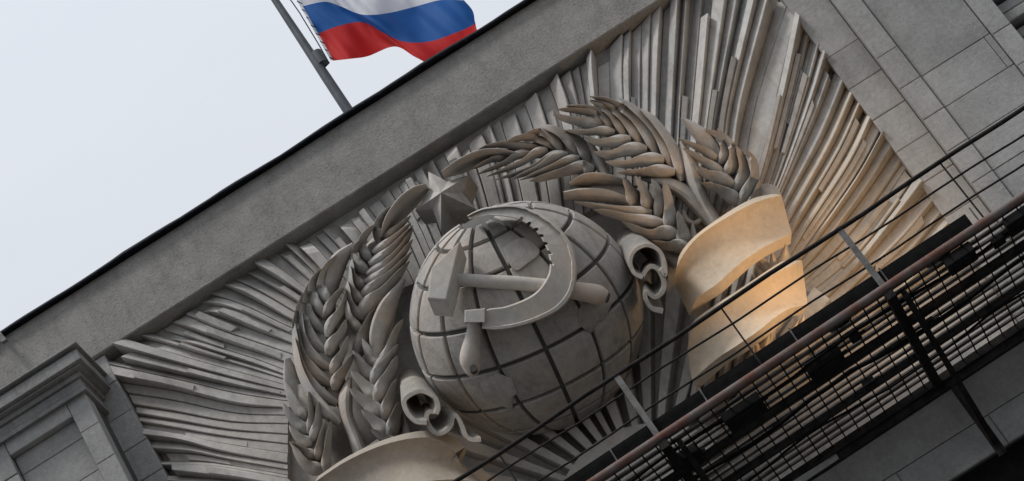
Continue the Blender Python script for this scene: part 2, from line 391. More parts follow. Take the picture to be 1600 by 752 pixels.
for gi in range(len(G)-1):
    a, b = G[gi], G[gi+1]
    d = math.hypot(a[0][0]-b[0][0], a[0][1]-b[0][1])
    k = max(1, round(d/19)); ts = [0]
    for i in range(k): ts.append(ts[-1]+rng.uniform(.7, 1.4))
    ts = [t/ts[-1] for t in ts]
    for i in range(k):
        lo, hi = ts[i], ts[i+1]
        high = (i+gi) % 2 == 0
        if rng.random() < .15: high = not high
        hi_ = rng.uniform(.10, .22) if high else rng.uniform(.0, .11); lo_ = hi_-rng.uniform(.05, .18)
        if rng.random() < .17: hi_, lo_ = rng.uniform(-.06, 0), rng.uniform(-.09, -.05)
        wa, wb = (hi_, lo_) if gi < 17 else (lo_, hi_)          # each ray slopes up to one sharp edge and drops behind it
        t0 = rng.choice((0, 0, .0, .03, .08)) if high else 0
        ex = (hi-lo)*.025
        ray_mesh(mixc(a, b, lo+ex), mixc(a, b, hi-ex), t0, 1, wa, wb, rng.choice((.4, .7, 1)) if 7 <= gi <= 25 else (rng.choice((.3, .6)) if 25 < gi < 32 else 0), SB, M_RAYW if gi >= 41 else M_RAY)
        if rng.random() < .40:                                   # a shorter step laid against the longer ray
            s0 = rng.uniform(.10, .40); s1 = s0+rng.uniform(.25, .6)
            lo2, hi2 = lerp(lo, hi, .08), lerp(lo, hi, rng.uniform(.5, .8))
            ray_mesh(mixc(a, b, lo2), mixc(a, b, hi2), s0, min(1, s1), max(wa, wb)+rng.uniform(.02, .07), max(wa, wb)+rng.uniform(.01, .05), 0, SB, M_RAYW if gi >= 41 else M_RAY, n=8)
G2 = [G[0], [(290,800),(360,797),(430,795),(500,795)], [(322,860),(390,850),(460,840),(530,830)], [(354,925),(420,905),(490,880),(560,860)], [(386,990),(460,955),(530,920),(600,890)], [(420,1055),(500,1000),(570,950),(640,910)]]
for gi in range(5):
    for i in range(4):
        lo, hi = i/4, (i+1)/4; h1 = rng.uniform(.02, .2); h2 = h1-rng.uniform(.05, .15)
        ray_mesh(mixc(G2[gi], G2[gi+1], hi-.01), mixc(G2[gi], G2[gi+1], lo+.01), 0, 1, h1, h2, 0, SB, M_RAY, n=8)
# short rays between the half sun and the globe
SC = (1028, 812)
angs = []; a = math.radians(198)
while a > math.radians(52):
    da = math.radians(rng.uniform(3.2, 5.2)); angs.append((a, a-da)); a -= da
for i, (p, q) in enumerate(angs):
    rin = 120; hi = i % 2 == 0
    def ends(t):
        return [(SC[0]+math.cos(t)*r*1.0, SC[1]-math.sin(t)*r*1.0) for r in (rin, 230, 330, 430)]
    w1 = rng.uniform(.28, .38) if hi else rng.uniform(.08, .14)
    ray_mesh(ends(p), ends(q), 0, 1, w1+rng.uniform(-.05, .05), w1, 0, SB, M_RAY, n=5, flat=False)
# half sun
rows = []
for i in range(9):
    r = i/8; rr = [];
    for k in range(49):
        t = math.radians(205-150*k/48); R = 152*r
        p = F(SC[0]+math.cos(t)*R*1.06, SC[1]-math.sin(t)*R, .5)
        rr.append(V((p.x, -(.42+.22*math.sqrt(max(0, 1-r*r*.9))), p.z)))
    rows.append(rr)
rows.append([V((p.x, .1, p.z)) for p in rows[-1]])
MB().grid(rows).build('half_sun', M_RELIEF, SB, smooth=True, auto=45)
# ------------------------------------------------------------------ coat of arms
CA = empty('coat_of_arms_relief', F(800, 640, .1), 'high relief emblem of globe, hammer, sickle and star framed by bound wheat ears', 'relief')
# ---- globe
GR = 183/FPX*DIST*1.0
gd = ray(823, 497); GC = F(823, 497, .80); GR = 183/FPX*(GC-EYE).length
vd = (GC-EYE).normalized()
up_im = (CU*.848 + CR*(-.53)); up_im = (up_im-vd*up_im.dot(vd)).normalized()
rt_im = vd.cross(up_im).normalized()
rollg = math.radians(7)
upg = up_im*math.cos(rollg)+rt_im*math.sin(rollg); rtg = rt_im*math.cos(rollg)-up_im*math.sin(rollg)
tl = math.radians(17.5)
AX = upg*math.cos(tl)-vd*math.sin(tl)       # pole
FR = -vd*math.cos(tl)-upg*math.sin(tl)      # towards viewer, in the equator
def sph(lat, lon, r): return GC+(AX*math.sin(lat)+(FR*math.cos(lon)+rtg*math.sin(lon))*math.cos(lat))*r
core = MB(); rows = []
for i in range(33):
    la = math.radians(-90+180*i/32); rows.append([sph(la, 2*math.pi*k/64, GR-.05) for k in range(64)])
core.grid(rows, True)
M_GROOVE = stone('globe_groove_stone', (.06, .057, .053), (.12, .115, .105))
GL = core.build('globe', M_GROOVE, CA, smooth=True)
M_GLOBE = stone('globe_stone', (.23, .222, .21), (.46, .445, .415), och_amt=.5, och_scale=1.3, ochre=(.46, .35, .27), streak=.4, bump=.4)
def tile(la0, la1, lo0, lo1, n=7, extra=0.):
    g = .024/GR; rows = []
    prof_t = [(0, -.055), (0, -.012), (.022, 0)]
    N = n+4; us = [0, 0, .03]+[.03+.94*i/n for i in range(1, n)]+[.97, 1, 1]
    hs = [-.07, -.012, 0]+[0]*(n-1)+[0, -.012, -.07]
    for i, u in enumerate(us):
        r = []
        for j, v in enumerate(us):
            la = lerp(la0+g, la1-g, u); gl = g/max(.12, math.cos(la))
            lo = lerp(lo0+gl, lo1-gl, v)
            h = min(hs[i], hs[j])
            r.append(sph(la, lo, GR+h+extra))
        rows.append(r)
    MB().grid(rows).build('tile', M_GLOBE, GL, smooth=True, auto=40)
lats = [-82, -68, -45.5, -22.7, 0, 22, 44, 64, 80]; lon0 = 2; dl = 24.6
for i in range(len(lats)-1):
    for k in range(-5, 6):
        tile(math.radians(lats[i]), math.radians(lats[i+1]), math.radians(lon0+k*dl), math.radians(lon0+(k+1)*dl))
def hit(c, r, px, py):
    d = ray(px, py); oc = EYE-c; b = oc.dot(d); q = b*b-oc.dot(oc)+r*r
    return EYE+d*(-b-math.sqrt(q)) if q > 0 else None
def land(pts, h, name):
    """raised patch of land: outline in px laid on the globe"""
    cx = sum(p[0] for p in pts)/len(pts); cy = sum(p[1] for p in pts)/len(pts)
    P2 = cat(pts+[pts[0]], 30)[:-1]; rows = []
    for s, hh in ((1, -.03), (1, h*.5), (.93, h), (.5, h), (.02, h)):
        r = []
        for x, y in P2:
            r.append(hit(GC, GR+hh, cx+(x-cx)*s, cy+(y-cy)*s))
        rows.append(r)
    MB().grid(rows, True).build(name, M_GLOBE, GL, smooth=True, auto=40)
land([(786,388),(800,377),(822,372),(840,385),(843,397),(825,412),(806,424),(795,410)], .035, 'land_mass')
land([(750,599),(765,592),(775,583),(790,588),(800,592),(803,603),(808,615),(800,622),(801,640),(788,636),(775,630),(766,620),(758,618)], .012, 'land_mass')
land([(905,482),(915,468),(931,462),(938,470),(955,474),(950,488),(944,500),(932,505),(925,520),(912,514),(903,500)], .012, 'land_mass')
# ---- flatter cap that carries hammer and sickle
tp = hit(GC, GR, 812, 432); tn = (tp-GC).normalized(); R2 = 2.7
def cap(px, py, h): return hit(tp-tn*(R2-.05), R2+h, px, py)
# sickle
outer = [(730,337),(745,329),(762,324),(799,320),(826,326),(856,342),(882,365),(896,390),(901,419),(899,446),(890,468),(872,486),(842,501),(810,511),(778,516),(753,514)]
inner = [(734,343),(748,340),(766,337),(797,340),(815,346),(832,357),(844,370),(852,384),(857,398),(859,412),(856,430),(841,453),(821,467),(789,479),(760,484),(754,500)]
n = 460; O = cat(outer, n); I = cat(inner, n)
teeth = [(813,345),(825,351),(835,360),(843,369),(849,381),(855,394),(858,409)]
rows = []
for i in range(n+1):
    o, q = O[i], I[i]; dx, dy = o[0]-q[0], o[1]-q[1]; L_ = math.hypot(dx, dy) or 1
    cut = 0
    for tx, ty in teeth:
        dd = math.hypot(q[0]-tx, q[1]-ty)
        if dd < 3.0: cut = max(cut, 6*math.sqrt(1-(dd/3.0)**2))
    a = (q[0]+dx/L_*cut, q[1]+dy/L_*cut)
    g = lambda t: (lerp(a[0], o[0], t), lerp(a[1], o[1], t))
    rows.append([cap(*a, -.16), cap(*a, .11), cap(*g(.06), .135), cap(*g(.45), .13), cap(*g(.80), .125), cap(*g(.84), .165), cap(*g(.95), .165), cap(*o, .13), cap(*o, .05), cap(*o, -.08)])
sk = MB().grid(rows, True); L0 = len(rows)*10
sk.f += [tuple(range(10))[::-1], tuple(range(L0-10, L0))]
M_TOOL = stone('tool_stone', (.40, .38, .345), (.66, .625, .575), och_amt=.75, och_scale=1.2, ochre=(.64, .50, .39), bump=.15)
SK = sk.build('sickle', M_TOOL, CA, smooth=True, auto=32)
def lathe_px(pts, mat, name, parent, n=18, h=.1, N=24, hlist=None):
    """round bar along px points with radius in px, lying on the cap"""
    C = cat(pts, N); P3 = [cap(x, y, h) for x, y, r in C]
    R = [r/FPX*(p-EYE).length for p, (x, y, r) in zip(P3, C)]
    return MB().tube(P3, R, n).build(name, mat, parent, smooth=True, auto=50)
quad = [(726,485),(758,482),(758,504),(726,504)]
b = MB(); vs = [cap(*q, -.2) for q in quad]+[cap(*q, .17) for q in quad]+[cap(lerp(q[0], 742, .08), lerp(q[1], 494, .08), .185) for q in quad]
fs = [(8, 9, 10, 11)]
for k in range(4): j = (k+1) % 4; fs += [(k, j, j+4, k+4), (k+4, j+4, j+8, k+8)]
b.add(vs, fs).build('collar', M_TOOL, SK)
lathe_px([(741,503,11),(741,515,11.5),(739,530,13),(736,548,16),(735,562,17),(737,572,15),(739,582,11),(741,588,5)], M_TOOL, 'handle', SK, h=-.02)
hb = MB(); c0 = cap(739, 578, .1); hb.tube([cap(740, 577, .14)-tn*.06, cap(740, 577, .14)+tn*.035], .04, 14); hb.build('handle_hole', M_GROOVE, SK)
# hammer
HM_q = [(674,417),(719,377),(698,468),(667,465)]
def hq(x, y, h): return cap(x, y, h)
frontf = [hq(674,418,.22), hq(719,376,.20), hq(697,468,.22), hq(667,466,.24)]
kk = V((0, 1, 0))*.0
back = [p+(-tn*.30 + (-V((0, 0, 1)))*.12) for p in frontf]
hmv = frontf+back
HM = MB().add(hmv, [(0, 1, 2, 3), (4, 7, 6, 5), (0, 3, 7, 4), (1, 5, 6, 2), (3, 2, 6, 7), (0, 4, 5, 1)]).build('hammer_head', M_TOOL, CA)
bv = HM.modifiers.new('bevel', 'BEVEL'); bv.width = .012; bv.segments = 2
hh = []
C = cat([(702,437,10.5),(720,437,10),(760,440,10.5),(800,442,11),(845,446,12)], 14)
HH = lathe_px([(702,437,10.5),(720,437,10),(760,440,10.5),(800,442,11),(845,447,12),(880,452,13),(915,457,15),(935,461,15.5),(946,464,11)], M_TOOL, 'hammer_handle', CA, h=-.03, N=30)
MB().tube([cap(944, 464, -.02), cap(951, 466, -.0)], .055, 14).build('handle_hole', M_GROOVE, HH)
# ---- star
apex = F(689, 301, 1.08); stv = []
outp = [(669,268),(734,273),(744,327),(689,363),(649,329)]
innp = [(699,284),(723,302),(702,329),(676,327),(671,299)]
for a_, b_ in zip(outp, innp): stv += [F(*a_, .70), F(*b_, .76)]
n_ = 10; bk = [v-OUT*.34 for v in stv]
st = MB().add([apex]+stv+bk, [(0, 1+i, 1+(i+1) % n_) for i in range(n_)]+[(1+i, 11+i, 11+(i+1) % n_, 1+(i+1) % n_) for i in range(n_)])
st.build('star', M_RELIEF, CA)
# ---- wheat
def wprof(t):                                # swollen at the base, then a long thin blade
    if t < .24: return .50+.50*math.sin(t/.24*math.pi/2)
    if t < .62: q = (t-.24)/.38; return lerp(1, .62, q*q*(3-2*q))
    return lerp(.62, .34, (t-.62)/.38)*(1 if t < .86 else 1-.75*(t-.86)/.14)
def leaf(pts, hw, w0, w1, h, name, mat, parent, axis=(-.53, -.85), tilt=0., n=18, skirt=.2, crisp=False):
    """pts: px from base to tip; hw: half width px (one number: grain shape); axis: px direction of the raised edge"""
    C = cat(pts, n); H = [x[0] for x in cat([(a,) for a in hw], n)] if isinstance(hw, (list, tuple)) else None
    rows = []; angs_ = [-.03, .0, .09, .22, .36, .5, .64, .78, .91, 1.0, 1.03]
    for i in range(n+1):
        t = i/n; x, y = C[i]
        if i == 0: dx, dy = C[1][0]-x, C[1][1]-y
        elif i == n: dx, dy = x-C[i-1][0], y-C[i-1][1]
        else: dx, dy = C[i+1][0]-C[i-1][0], C[i+1][1]-C[i-1][1]
        l = math.hypot(dx, dy) or 1; nx, ny = -dy/l, dx/l
        sg = 1 if nx*axis[0]+ny*axis[1] > 0 else -1
        if H: k = min(1, max(.4, H[i])/max(hw)+.1); a = max(.4, H[i])
        else: k = wprof(t); a = max(.7, hw*k*1.06)
        hh = h*max(.25, k)
        wm = lerp(w0, w1, t**1.2)
        P0 = F(x, y, wm)
        r = []
        for q in angs_:
            ph = math.pi*min(1, max(0, q)); cs, sn = math.cos(ph), math.sin(ph)
            up = sn**.8*hh + tilt*hh*cs*sg
            if crisp:                              # swollen base turning into a blade with one sharp raised edge
                b_ = min(1, max(0, (t-.12)/.40)); b_ = b_*b_*(3-2*b_)
                e_ = (cs*sg+1)/2
                up = lerp(up, h*(.12+.30*sn*(1-b_*.5)+1.0*e_**1.3), b_)
            if q < 0 or q > 1: up -= skirt*(.5+.5*k) + tilt*hh*cs*sg*.8; cs *= .86
            r.append(F(x+nx*a*cs, y+ny*a*cs, wm+up))
        rows.append(r)
    K = len(angs_)
    mb = MB().grid(rows, True); L0 = len(rows)*K
    mb.f += [tuple(range(K))[::-1], tuple(range(L0-K, L0))]
    return mb.build(name, mat, parent, smooth=True, auto=38)
def ear(spine, sw, w, grains, mat=M_WHEAT, gh=.135):
    E = leaf(spine, [a*.85 for a in sw], w-.12, w-.06, .12, 'wheat_ear', mat, CA)
    for g in grains:
        pts, hw = g[0], g[1]; dw = g[2] if len(g) > 2 else 0
        h = gh*(.75+.03*(max(hw) if isinstance(hw, (list, tuple)) else hw))
        jw = rng.uniform(-.02, .02)
        ax = (spine[-1][0]-spine[0][0], spine[-1][1]-spine[0][1])
        blade = isinstance(hw, (list, tuple)) and len(hw) >= 4
        leaf(pts, hw, w-.05+dw+jw, w+.13+dw+jw, h*(.6 if blade else 1), 'grain', mat, E, axis=(-.53, -.85) if blade else ax, tilt=(g[3] if len(g) > 3 else .9) if blade else .45, crisp=not blade)
    return E
# left outer ear
ear([(540,640),(520,590),(508,540),(506,480),(520,430),(540,395)], [10,22,26,22,16,6], .42, [
 ([(517,464),(519,440),(530,408),(553,382)], [6,13,14,4], .1),
 ([(514,476),(503,455),(507,425),(525,399)], 10, .08),
 ([(508,497),(490,470),(490,440),(507,418)], 10, .06),
 ([(506,521),(483,495),(480,460),(500,418)], 10, .03),
 ([(511,552),(487,532),(475,500),(479,460),(490,435)], 11, .0),
 ([(518,578),(489,560),(472,530),(467,490),(473,458)], 11, .01),
 ([(520,603),(491,584),(470,554),(462,518),(464,478)], 11, .02),
 ([(527,631),(496,613),(474,582),(463,548),(460,505)], 11, .03),
 ([(530,662),(505,640),(482,608),(466,570),(460,528)], 10, .04),
 ([(506,497),(516,477),(527,460),(538,449)], 8, .10),
 ([(512,527),(517,508),(530,490),(539,472),(540,453)], 9, .10),
 ([(513,555),(520,536),(534,519),(541,499)], 10, .09),
 ([(521,585),(526,567),(538,547),(544,525)], 9, .09),
 ([(524,610),(528,592),(541,573),(552,553)], 10, .10)])
ST = leaf([(565,712),(553,680),(542,650),(540,620),(547,590)], [12,10,10,11,3], .35, .50, .2, 'stalk', M_WHEAT, CA)
# tall left ear
ear([(580,520),(565,480),(566,430),(580,395),(605,360)], [14,20,20,16,8], .50, [
 ([(598,372),(612,346),(632,321),(652,303),(668,292)], [5,12,15,13,6], .16, 2.6),
 ([(592,381),(589,355),(600,335),(614,321)], 8, .06),
 ([(580,410),(566,392),(568,372),(586,350)], 10, .05),
 ([(577,428),(558,412),(555,392),(566,373)], 10, .03),
 ([(574,450),(557,441),(549,425),(550,405)], 9, .02),
 ([(570,476),(554,462),(546,440),(547,415)], 9, .02),
 ([(569,500),(553,486),(544,465),(543,440)], 9, .03),
 ([(566,520),(552,505),(544,490),(542,470)], 8, .03),
 ([(599,373),(622,356),(642,337)], 7, .12),
 ([(583,396),(604,382),(624,366),(642,348)], 8, .12),
 ([(577,414),(602,399),(625,377),(645,353)], 9, .12),
 ([(573,430),(602,414),(626,389),(646,357)], 9, .11),
 ([(571,442),(598,429),(626,401),(645,374)], 9, .10),
 ([(566,464),(584,449),(614,426),(644,393)], 10, .10),
 ([(562,498),(580,472),(606,450),(640,408)], 13, .04)])
# inner left ear
ear([(615,690),(600,650),(588,600),(590,550),(612,480)], [10,18,20,20,10], .48, [
 ([(590,562),(592,522),(606,480),(632,436)], [8,15,14,3], .10),
 ([(556,562),(566,530),(575,505),(586,482)], 11, -.02),
 ([(583,582),(606,552),(618,520),(630,499)], 9, .10),
 ([(589,574),(578,556),(566,529)], 10, .06),
 ([(584,596),(568,574),(551,548)], 11, .06),
 ([(591,624),(569,601),(548,579)], 11, .07),
 ([(600,652),(572,629),(546,607)], 12, .08),
 ([(606,680),(585,658),(565,640)], 11, .08),
 ([(622,696),(600,684),(579,671)], 9, .08),
 ([(584,602),(591,581),(607,561),(622,538)], 10, .12),
 ([(590,630),(597,605),(612,578),(621,556)], 12, .12),
 ([(602,658),(606,634),(613,612),(620,592)], 11, .12),
 ([(611,686),(615,662),(621,642),(624,628)], 11, .12)])
leaf([(637,700),(634,672),(631,648)], [14,7,1], .45, .5, .12, 'leaf', M_WHEAT, CA)
# low left ear
ear([(512,745),(495,715),(485,680),(478,640),(470,600)], [10,18,20,18,10], .36, [
 ([(474,660),(464,620),(455,590),(449,560)], [8,16,13,5], -.10),
 ([(478,658),(467,642),(455,620),(445,596)], 10, .0),
 ([(484,678),(467,665),(452,648),(442,630)], 10, .03),
 ([(487,697),(467,684),(452,664)], 10, .05),
 ([(495,716),(473,706),(452,690)], 10, .06),
 ([(506,736),(478,726),(456,695)], 11, .07),
 ([(483,678),(487,648),(482,612)], 7, .06),
 ([(488,690),(497,660),(498,628)], 9, .07),
 ([(498,720),(500,695),(509,655)], 8, .08),
 ([(509,738),(511,708),(517,658)], 8, .09)])
# upper ear pointing left
ear([(935,262),(900,240),(860,235),(820,236),(780,244)], [14,17,16,14,6], .50, [
 ([(806,243),(780,241),(750,246),(720,260),(692,273)], [5,9,12,12,6], .16, 2.6),
 ([(845,231),(818,229),(785,226),(764,229),(746,235)], 7, .05),
 ([(868,232),(850,218),(818,215),(792,221)], 9, .04),
 ([(880,237),(862,213),(841,206),(820,210)], 9, .03),
 ([(906,241),(888,217),(867,203),(845,197)], 10, .03),
 ([(920,254),(911,230),(896,211),(882,204)], 10, .03),
 ([(791,246),(768,250),(737,265)], 6, .12),
 ([(828,239),(808,243),(786,256),(745,273)], 7, .12),
 ([(856,235),(837,240),(812,256),(761,276)], 8, .12),
 ([(880,240),(861,246),(829,264),(775,281)], 8, .12),
 ([(888,242),(866,246),(838,264),(797,281)], 8, .12),
 ([(906,248),(886,252),(855,265),(812,282)], 8, .13),
 ([(928,264),(908,261),(884,268),(850,278),(828,283)], 10, .13)])
leaf([(945,272),(934,248),(920,222)], [9,8,4], .45, .55, .1, 'leaf', M_WHEAT, CA)
# large top ear
ear([(1080,285),(1050,255),(1010,225),(965,203),(920,192)], [12,24,26,22,10], .55, [
 ([(943,198),(916,192),(888,187),(864,179)], 10, .06),
 ([(948,196),(930,179),(901,173),(869,171)], 8, .05),
 ([(959,204),(946,181),(922,170),(884,166)], 9, .05),
 ([(979,214),(965,188),(948,172),(921,158)], 9, .05),
 ([(1003,226),(987,197),(961,173),(922,156)], 10, .05),
 ([(1027,243),(1014,212),(990,182),(955,160),(921,151)], 10, .05),
 ([(1051,262),(1043,236),(1025,204),(995,173),(967,153)], 10, .05),
 ([(1066,283),(1062,257),(1048,224),(1022,188),(1000,170)], 10, .05),
 ([(961,207),(939,205),(916,207),(882,204)], 8, .12),
 ([(986,217),(960,222),(935,223),(913,214)], 10, .12),
 ([(1011,234),(983,234),(955,242),(927,238)], 11, .12),
 ([(1038,250),(1010,250),(978,257),(946,253)], 11, .12),
 ([(1055,269),(1025,267),(1000,270),(964,270)], 10, .12)])
leaf([(1116,346),(1100,318),(1088,290),(1080,262),(1064,220)], [11,11,13,12,3], .45, .6, .2, 'stalk', M_WHEAT, CA)
# right ear
ear([(1165,330),(1150,300),(1135,265),(1118,235),(1090,205)], [10,20,20,18,6], .48, [
 ([(1122,242),(1104,220),(1083,200),(1064,184)], [8,13,9,2], .04),
 ([(1126,257),(1134,236),(1123,213),(1102,203)], 9, .10),
 ([(1133,275),(1145,256),(1144,230),(1121,201)], 10, .10),
 ([(1150,300),(1162,276),(1161,252),(1151,229)], 11, .10),
 ([(1157,322),(1167,301),(1179,276),(1177,251),(1161,232)], 10, .12),
 ([(1166,325),(1179,306),(1187,282)], 6, .12),
 ([(1122,252),(1098,235),(1061,217)], 8, .09),
 ([(1130,273),(1103,254),(1067,232)], 9, .10),
 ([(1149,292),(1122,278),(1101,271),(1086,258)], 11, .12),
 ([(1156,318),(1130,299),(1095,286)], 11, .12)])
# ear inside, over the globe
ear([(1080,385),(1055,355),(1020,330),(975,305),(925,290)], [10,20,20,18,8], .62, [
 ([(980,288),(945,284),(915,283),(890,288)], [6,13,12,3], .02, 2.4),
 ([(985,316),(945,306),(909,304),(881,306)], [7,11,10,7], .05, 1.2),
 ([(1019,332),(990,331),(945,325),(898,316)], 9, .10),
 ([(1039,349),(1012,346),(980,341),(950,333),(928,328)], 10, .12),
 ([(1060,368),(1037,364),(1012,366),(972,347)], 12, .12),
 ([(1077,390),(1058,384),(1042,385),(1018,377)], 11, .12),
 ([(992,322),(984,296),(974,278)], 10, .08),
 ([(1013,328),(1008,302),(993,275)], 10, .10),
 ([(1028,340),(1032,315),(1027,296),(1018,280)], 10, .10),
 ([(1046,359),(1047,338),(1044,309),(1037,282)], 11, .11),
 ([(1067,382),(1067,360),(1059,330)], 11, .12)])
leaf([(1112,350),(1092,326),(1070,302),(1040,286),(1003,279)], [10,11,13,10,3], .45, .6, .2, 'stalk', M_WHEAT, CA)
leaf([(1086,395),(1084,370),(1082,346)], [10,6,1], .55, .65, .1, 'leaf', M_WHEAT, CA)
leaf([(1060,412),(1040,396),(1022,384)], [10,6,2], .60, .65, .1, 'leaf', M_WHEAT, CA)
mb = MB().tube([F(x, y, .55) for x, y in cat([(1068,330),(1073,343),(1085,349),(1098,342)], 12)], .028, 8)
mb.build('curl', M_WHEAT, CA, smooth=True)
# ---- ribbons
def band(name, topE, botE, wf, flare, mat, th=.09, nu=28, nv=12, wrap=.5):
    T = cat(topE, nu); B = cat(botE, nu); rows = []; nr = []
    for i in range(nu+1):
        u = i/nu; r = []
        for j in range(nv+1):
            v = j/nv; x, y = lerp(T[i][0], B[i][0], v), lerp(T[i][1], B[i][1], v)
            w = wf+wrap*(math.sin(math.pi*(.06+.88*u))**.8-1)+flare*((2*v-1)**2)**1.2
            r.append(F(x, y, w))
        rows.append(r)
    for i in range(nu+1):
        q = []
        for j in range(nv+1):
            a = rows[min(i+1, nu)][j]-rows[max(i-1, 0)][j]; b = rows[i][min(j+1, nv)]-rows[i][max(j-1, 0)]
            n3 = a.cross(b).normalized()
            if n3.dot(OUT) < 0: n3 = -n3
            q.append(n3)
        nr.append(q)
    return MB().sheet(rows, nr, th).build(name, mat, CA, smooth=True, auto=40)
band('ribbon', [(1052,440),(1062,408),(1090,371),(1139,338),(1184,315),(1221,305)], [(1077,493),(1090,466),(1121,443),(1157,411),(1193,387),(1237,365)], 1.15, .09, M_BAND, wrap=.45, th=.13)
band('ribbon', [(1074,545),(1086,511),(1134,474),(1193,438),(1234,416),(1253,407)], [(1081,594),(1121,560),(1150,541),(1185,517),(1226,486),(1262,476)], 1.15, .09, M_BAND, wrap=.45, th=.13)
band('ribbon', [(492,753),(539,722),(594,697),(644,685),(682,686),(708,704),(730,745)], [(560,830),(585,800),(615,775),(650,757),(690,750),(735,752),(790,775)], 1.15, .12, M_BAND2, wrap=.45, th=.12)
# inner lips of the ribbons seen behind the bundle
band('ribbon_lip', [(1098,372),(1120,350),(1150,333),(1170,322)], [(1092,385),(1115,365),(1150,345),(1175,332)], .75, .0, M_RELIEF, wrap=.05, th=.05)
band('ribbon_lip', [(520,731),(545,714),(572,698),(590,686)], [(512,745),(545,724),(575,707),(598,694)], .75, .0, M_RELIEF, wrap=.05, th=.05)
band('ribbon_lip', [(1186,289),(1200,287),(1213,292),(1221,305)], [(1188,318),(1200,312),(1212,310),(1221,313)], .70, .0, M_RELIEF, wrap=.05, th=.05)
# stalk bundle between and below the ribbons
for (x0, y0, x1, y1, hw) in ((1098,505,1110,440,9),(1122,484,1138,428,10),(1146,466,1165,405,10),(1168,450,1188,395,10),
                             (1105,620,1118,548,9),(1128,606,1142,535,9),(1152,592,1166,520,9),(1176,576,1190,505,9),(1200,560,1212,490,8),(1085,630,1096,570,8)):
    leaf([(x0, y0), ((x0+x1)/2-1, (y0+y1)/2), (x1, y1)], [hw, hw*.95, hw*.5], .55, .58, .14, 'bundle_stalk', M_WHEAT, CA)
for pts, hw in (([(1205,428),(1190,412),(1180,398)], 10), ([(1209,432),(1208,410),(1205,390)], 8), ([(1213,428),(1224,408),(1228,382)], 11), ([(1196,436),(1184,424),(1181,406)], 10),
                ([(1190,575),(1184,552),(1180,530)], 10), ([(1195,570),(1212,548),(1232,532)], 12), ([(1205,560),(1226,540),(1248,500)], 12), ([(1193,560),(1196,540),(1202,522)], 9), ([(1240,545),(1250,520),(1256,492)], 10), ([(1170,590),(1176,560),(1178,535)], 10)):
    leaf(pts, [hw*.6, hw*1.1, hw*.7, .6], .70, .85, .16, 'bundle_leaf', M_BAND, CA)
MB().grid([[F(x, y, .62) for x, y in r] for r in cat_rows] if False else [[F(1075, 470, .2), F(1225, 360, .2)], [F(1090, 640, .2), F(1275, 540, .2)]]).build('bundle_core', M_WHEAT, CA)
# ---- scrolls
def scroll(path, th, wfront, back, scale, name, mat, wb):
    C = cat(path, 60); mb = MB(); ring = []
    for i, (x, y) in enumerate(C):
        a = C[max(i-1, 0)]; b = C[min(i+1, 60)]; dx, dy = b[0]-a[0], b[1]-a[1]; l = math.hypot(dx, dy) or 1
        nx, ny = -dy/l*th, dx/l*th
        q = lambda s, w, k: F(back[0]+(x+nx*s-back[0])*k, back[1]+(y+ny*s-back[1])*k, w)
        ring.append([q(-1, wfront-.03, 1), q(-.7, wfront, 1), q(.7, wfront, 1), q(1, wfront-.03, 1), q(1, wb, scale), q(-1, wb, scale)])
    mb.grid(ring, True); L0 = len(ring)*6; mb.f += [tuple(range(6))[::-1], tuple(range(L0-6, L0))]
    return mb.build(name, mat, CA, smooth=True, auto=40)
def tz(L_, ox, oy, s): return [(ox+x/s, oy+y/s) for x, y in L_]
ringR = tz([(300,490),(240,455),(212,370),(245,290),(330,252),(420,290),(462,380),(468,470),(435,430),(375,402),(335,430),(318,470)], 940, 330, 4.7)
scroll(ringR[:9], 3.6, 1.55, (930,318), .62, 'scroll', M_SCROLL, .5)
scroll(tz([(300,490),(325,440),(365,408),(420,435),(460,520),(450,590),(395,635),(335,600),(325,640),(370,715),(450,740)], 940, 330, 4.7), 4.2, 1.50, (1000,380), .8, 'scroll', M_SCROLL, 1.0)
scroll(tz([(440,400),(330,385),(240,290),(215,160),(370,75),(520,135),(560,235),(540,310)], 600, 600, 6.595), 4.4, 1.40, (620,540), .55, 'scroll', M_SCROLL, .45)
scroll(tz([(560,300),(470,290),(440,350),(470,440),(540,510),(620,500),(690,430),(710,350),(755,340),(810,440),(850,540),(920,580),(1000,575)], 600, 600, 6.595), 4.2, 1.33, (640,600), .75, 'scroll', M_SCROLL, .85)
# ------------------------------------------------------------------ catwalk
pL, pR = (928, 752), (1600, 306)
E0 = F(*pL, 2.65); ZC = E0.z; E1 = FZ(*pR, ZC)
cd = (E1-E0).normalized(); cn = V((0, 0, 1)).cross(cd); cn = cn if cn.y > 0 else -cn      # cn: towards the wall
CWK = empty('maintenance_catwalk', (E0+E1)/2, 'dark iron catwalk with slatted floor and wire guard rail crossing in front of the emblem', 'catwalk')
def cw(s, t, z=0.): return E0+cd*s+cn*t+V((0, 0, z))     # s metres along, t towards the wall, z up
inner_edge = FZ(1300, 697, ZC); DEP = (inner_edge-E0).dot(cn)
S0, S1 = -5.5, 9.5
MB().tube([cw(S0, 0), cw(S1, 0)], .044, 10).build('edge_pipe', M_RUST, CWK, smooth=True, auto=60)
sb = (FZ(1520, 352, ZC+.1)-E0).dot(cd)
MB().bar(cw(S0, .09, .12), cw(sb, .09, .12), cn, (0, 0, 1), .015, .115).build('toe_board', M_BLACK, CWK)
ns = 15
for i in range(ns):
    t = .14+(DEP-.24)*i/(ns-1)
    MB().bar(cw(S0, t, .03), cw(S1, t, .03), cn, (0, 0, 1),   .030+.006*math.sin(i*2.1), .010).build('floor_slat', M_SLAT, CWK)
s_ = S0+.1; wire = None
while s_ < S1:
    MB().tube([cw(s_, .02, -.03), cw(s_, DEP*.5, -.035), cw(s_, DEP, -.03)],   .0085, 5).build('mesh_wire', M_IRON, CWK)
    s_ += .165
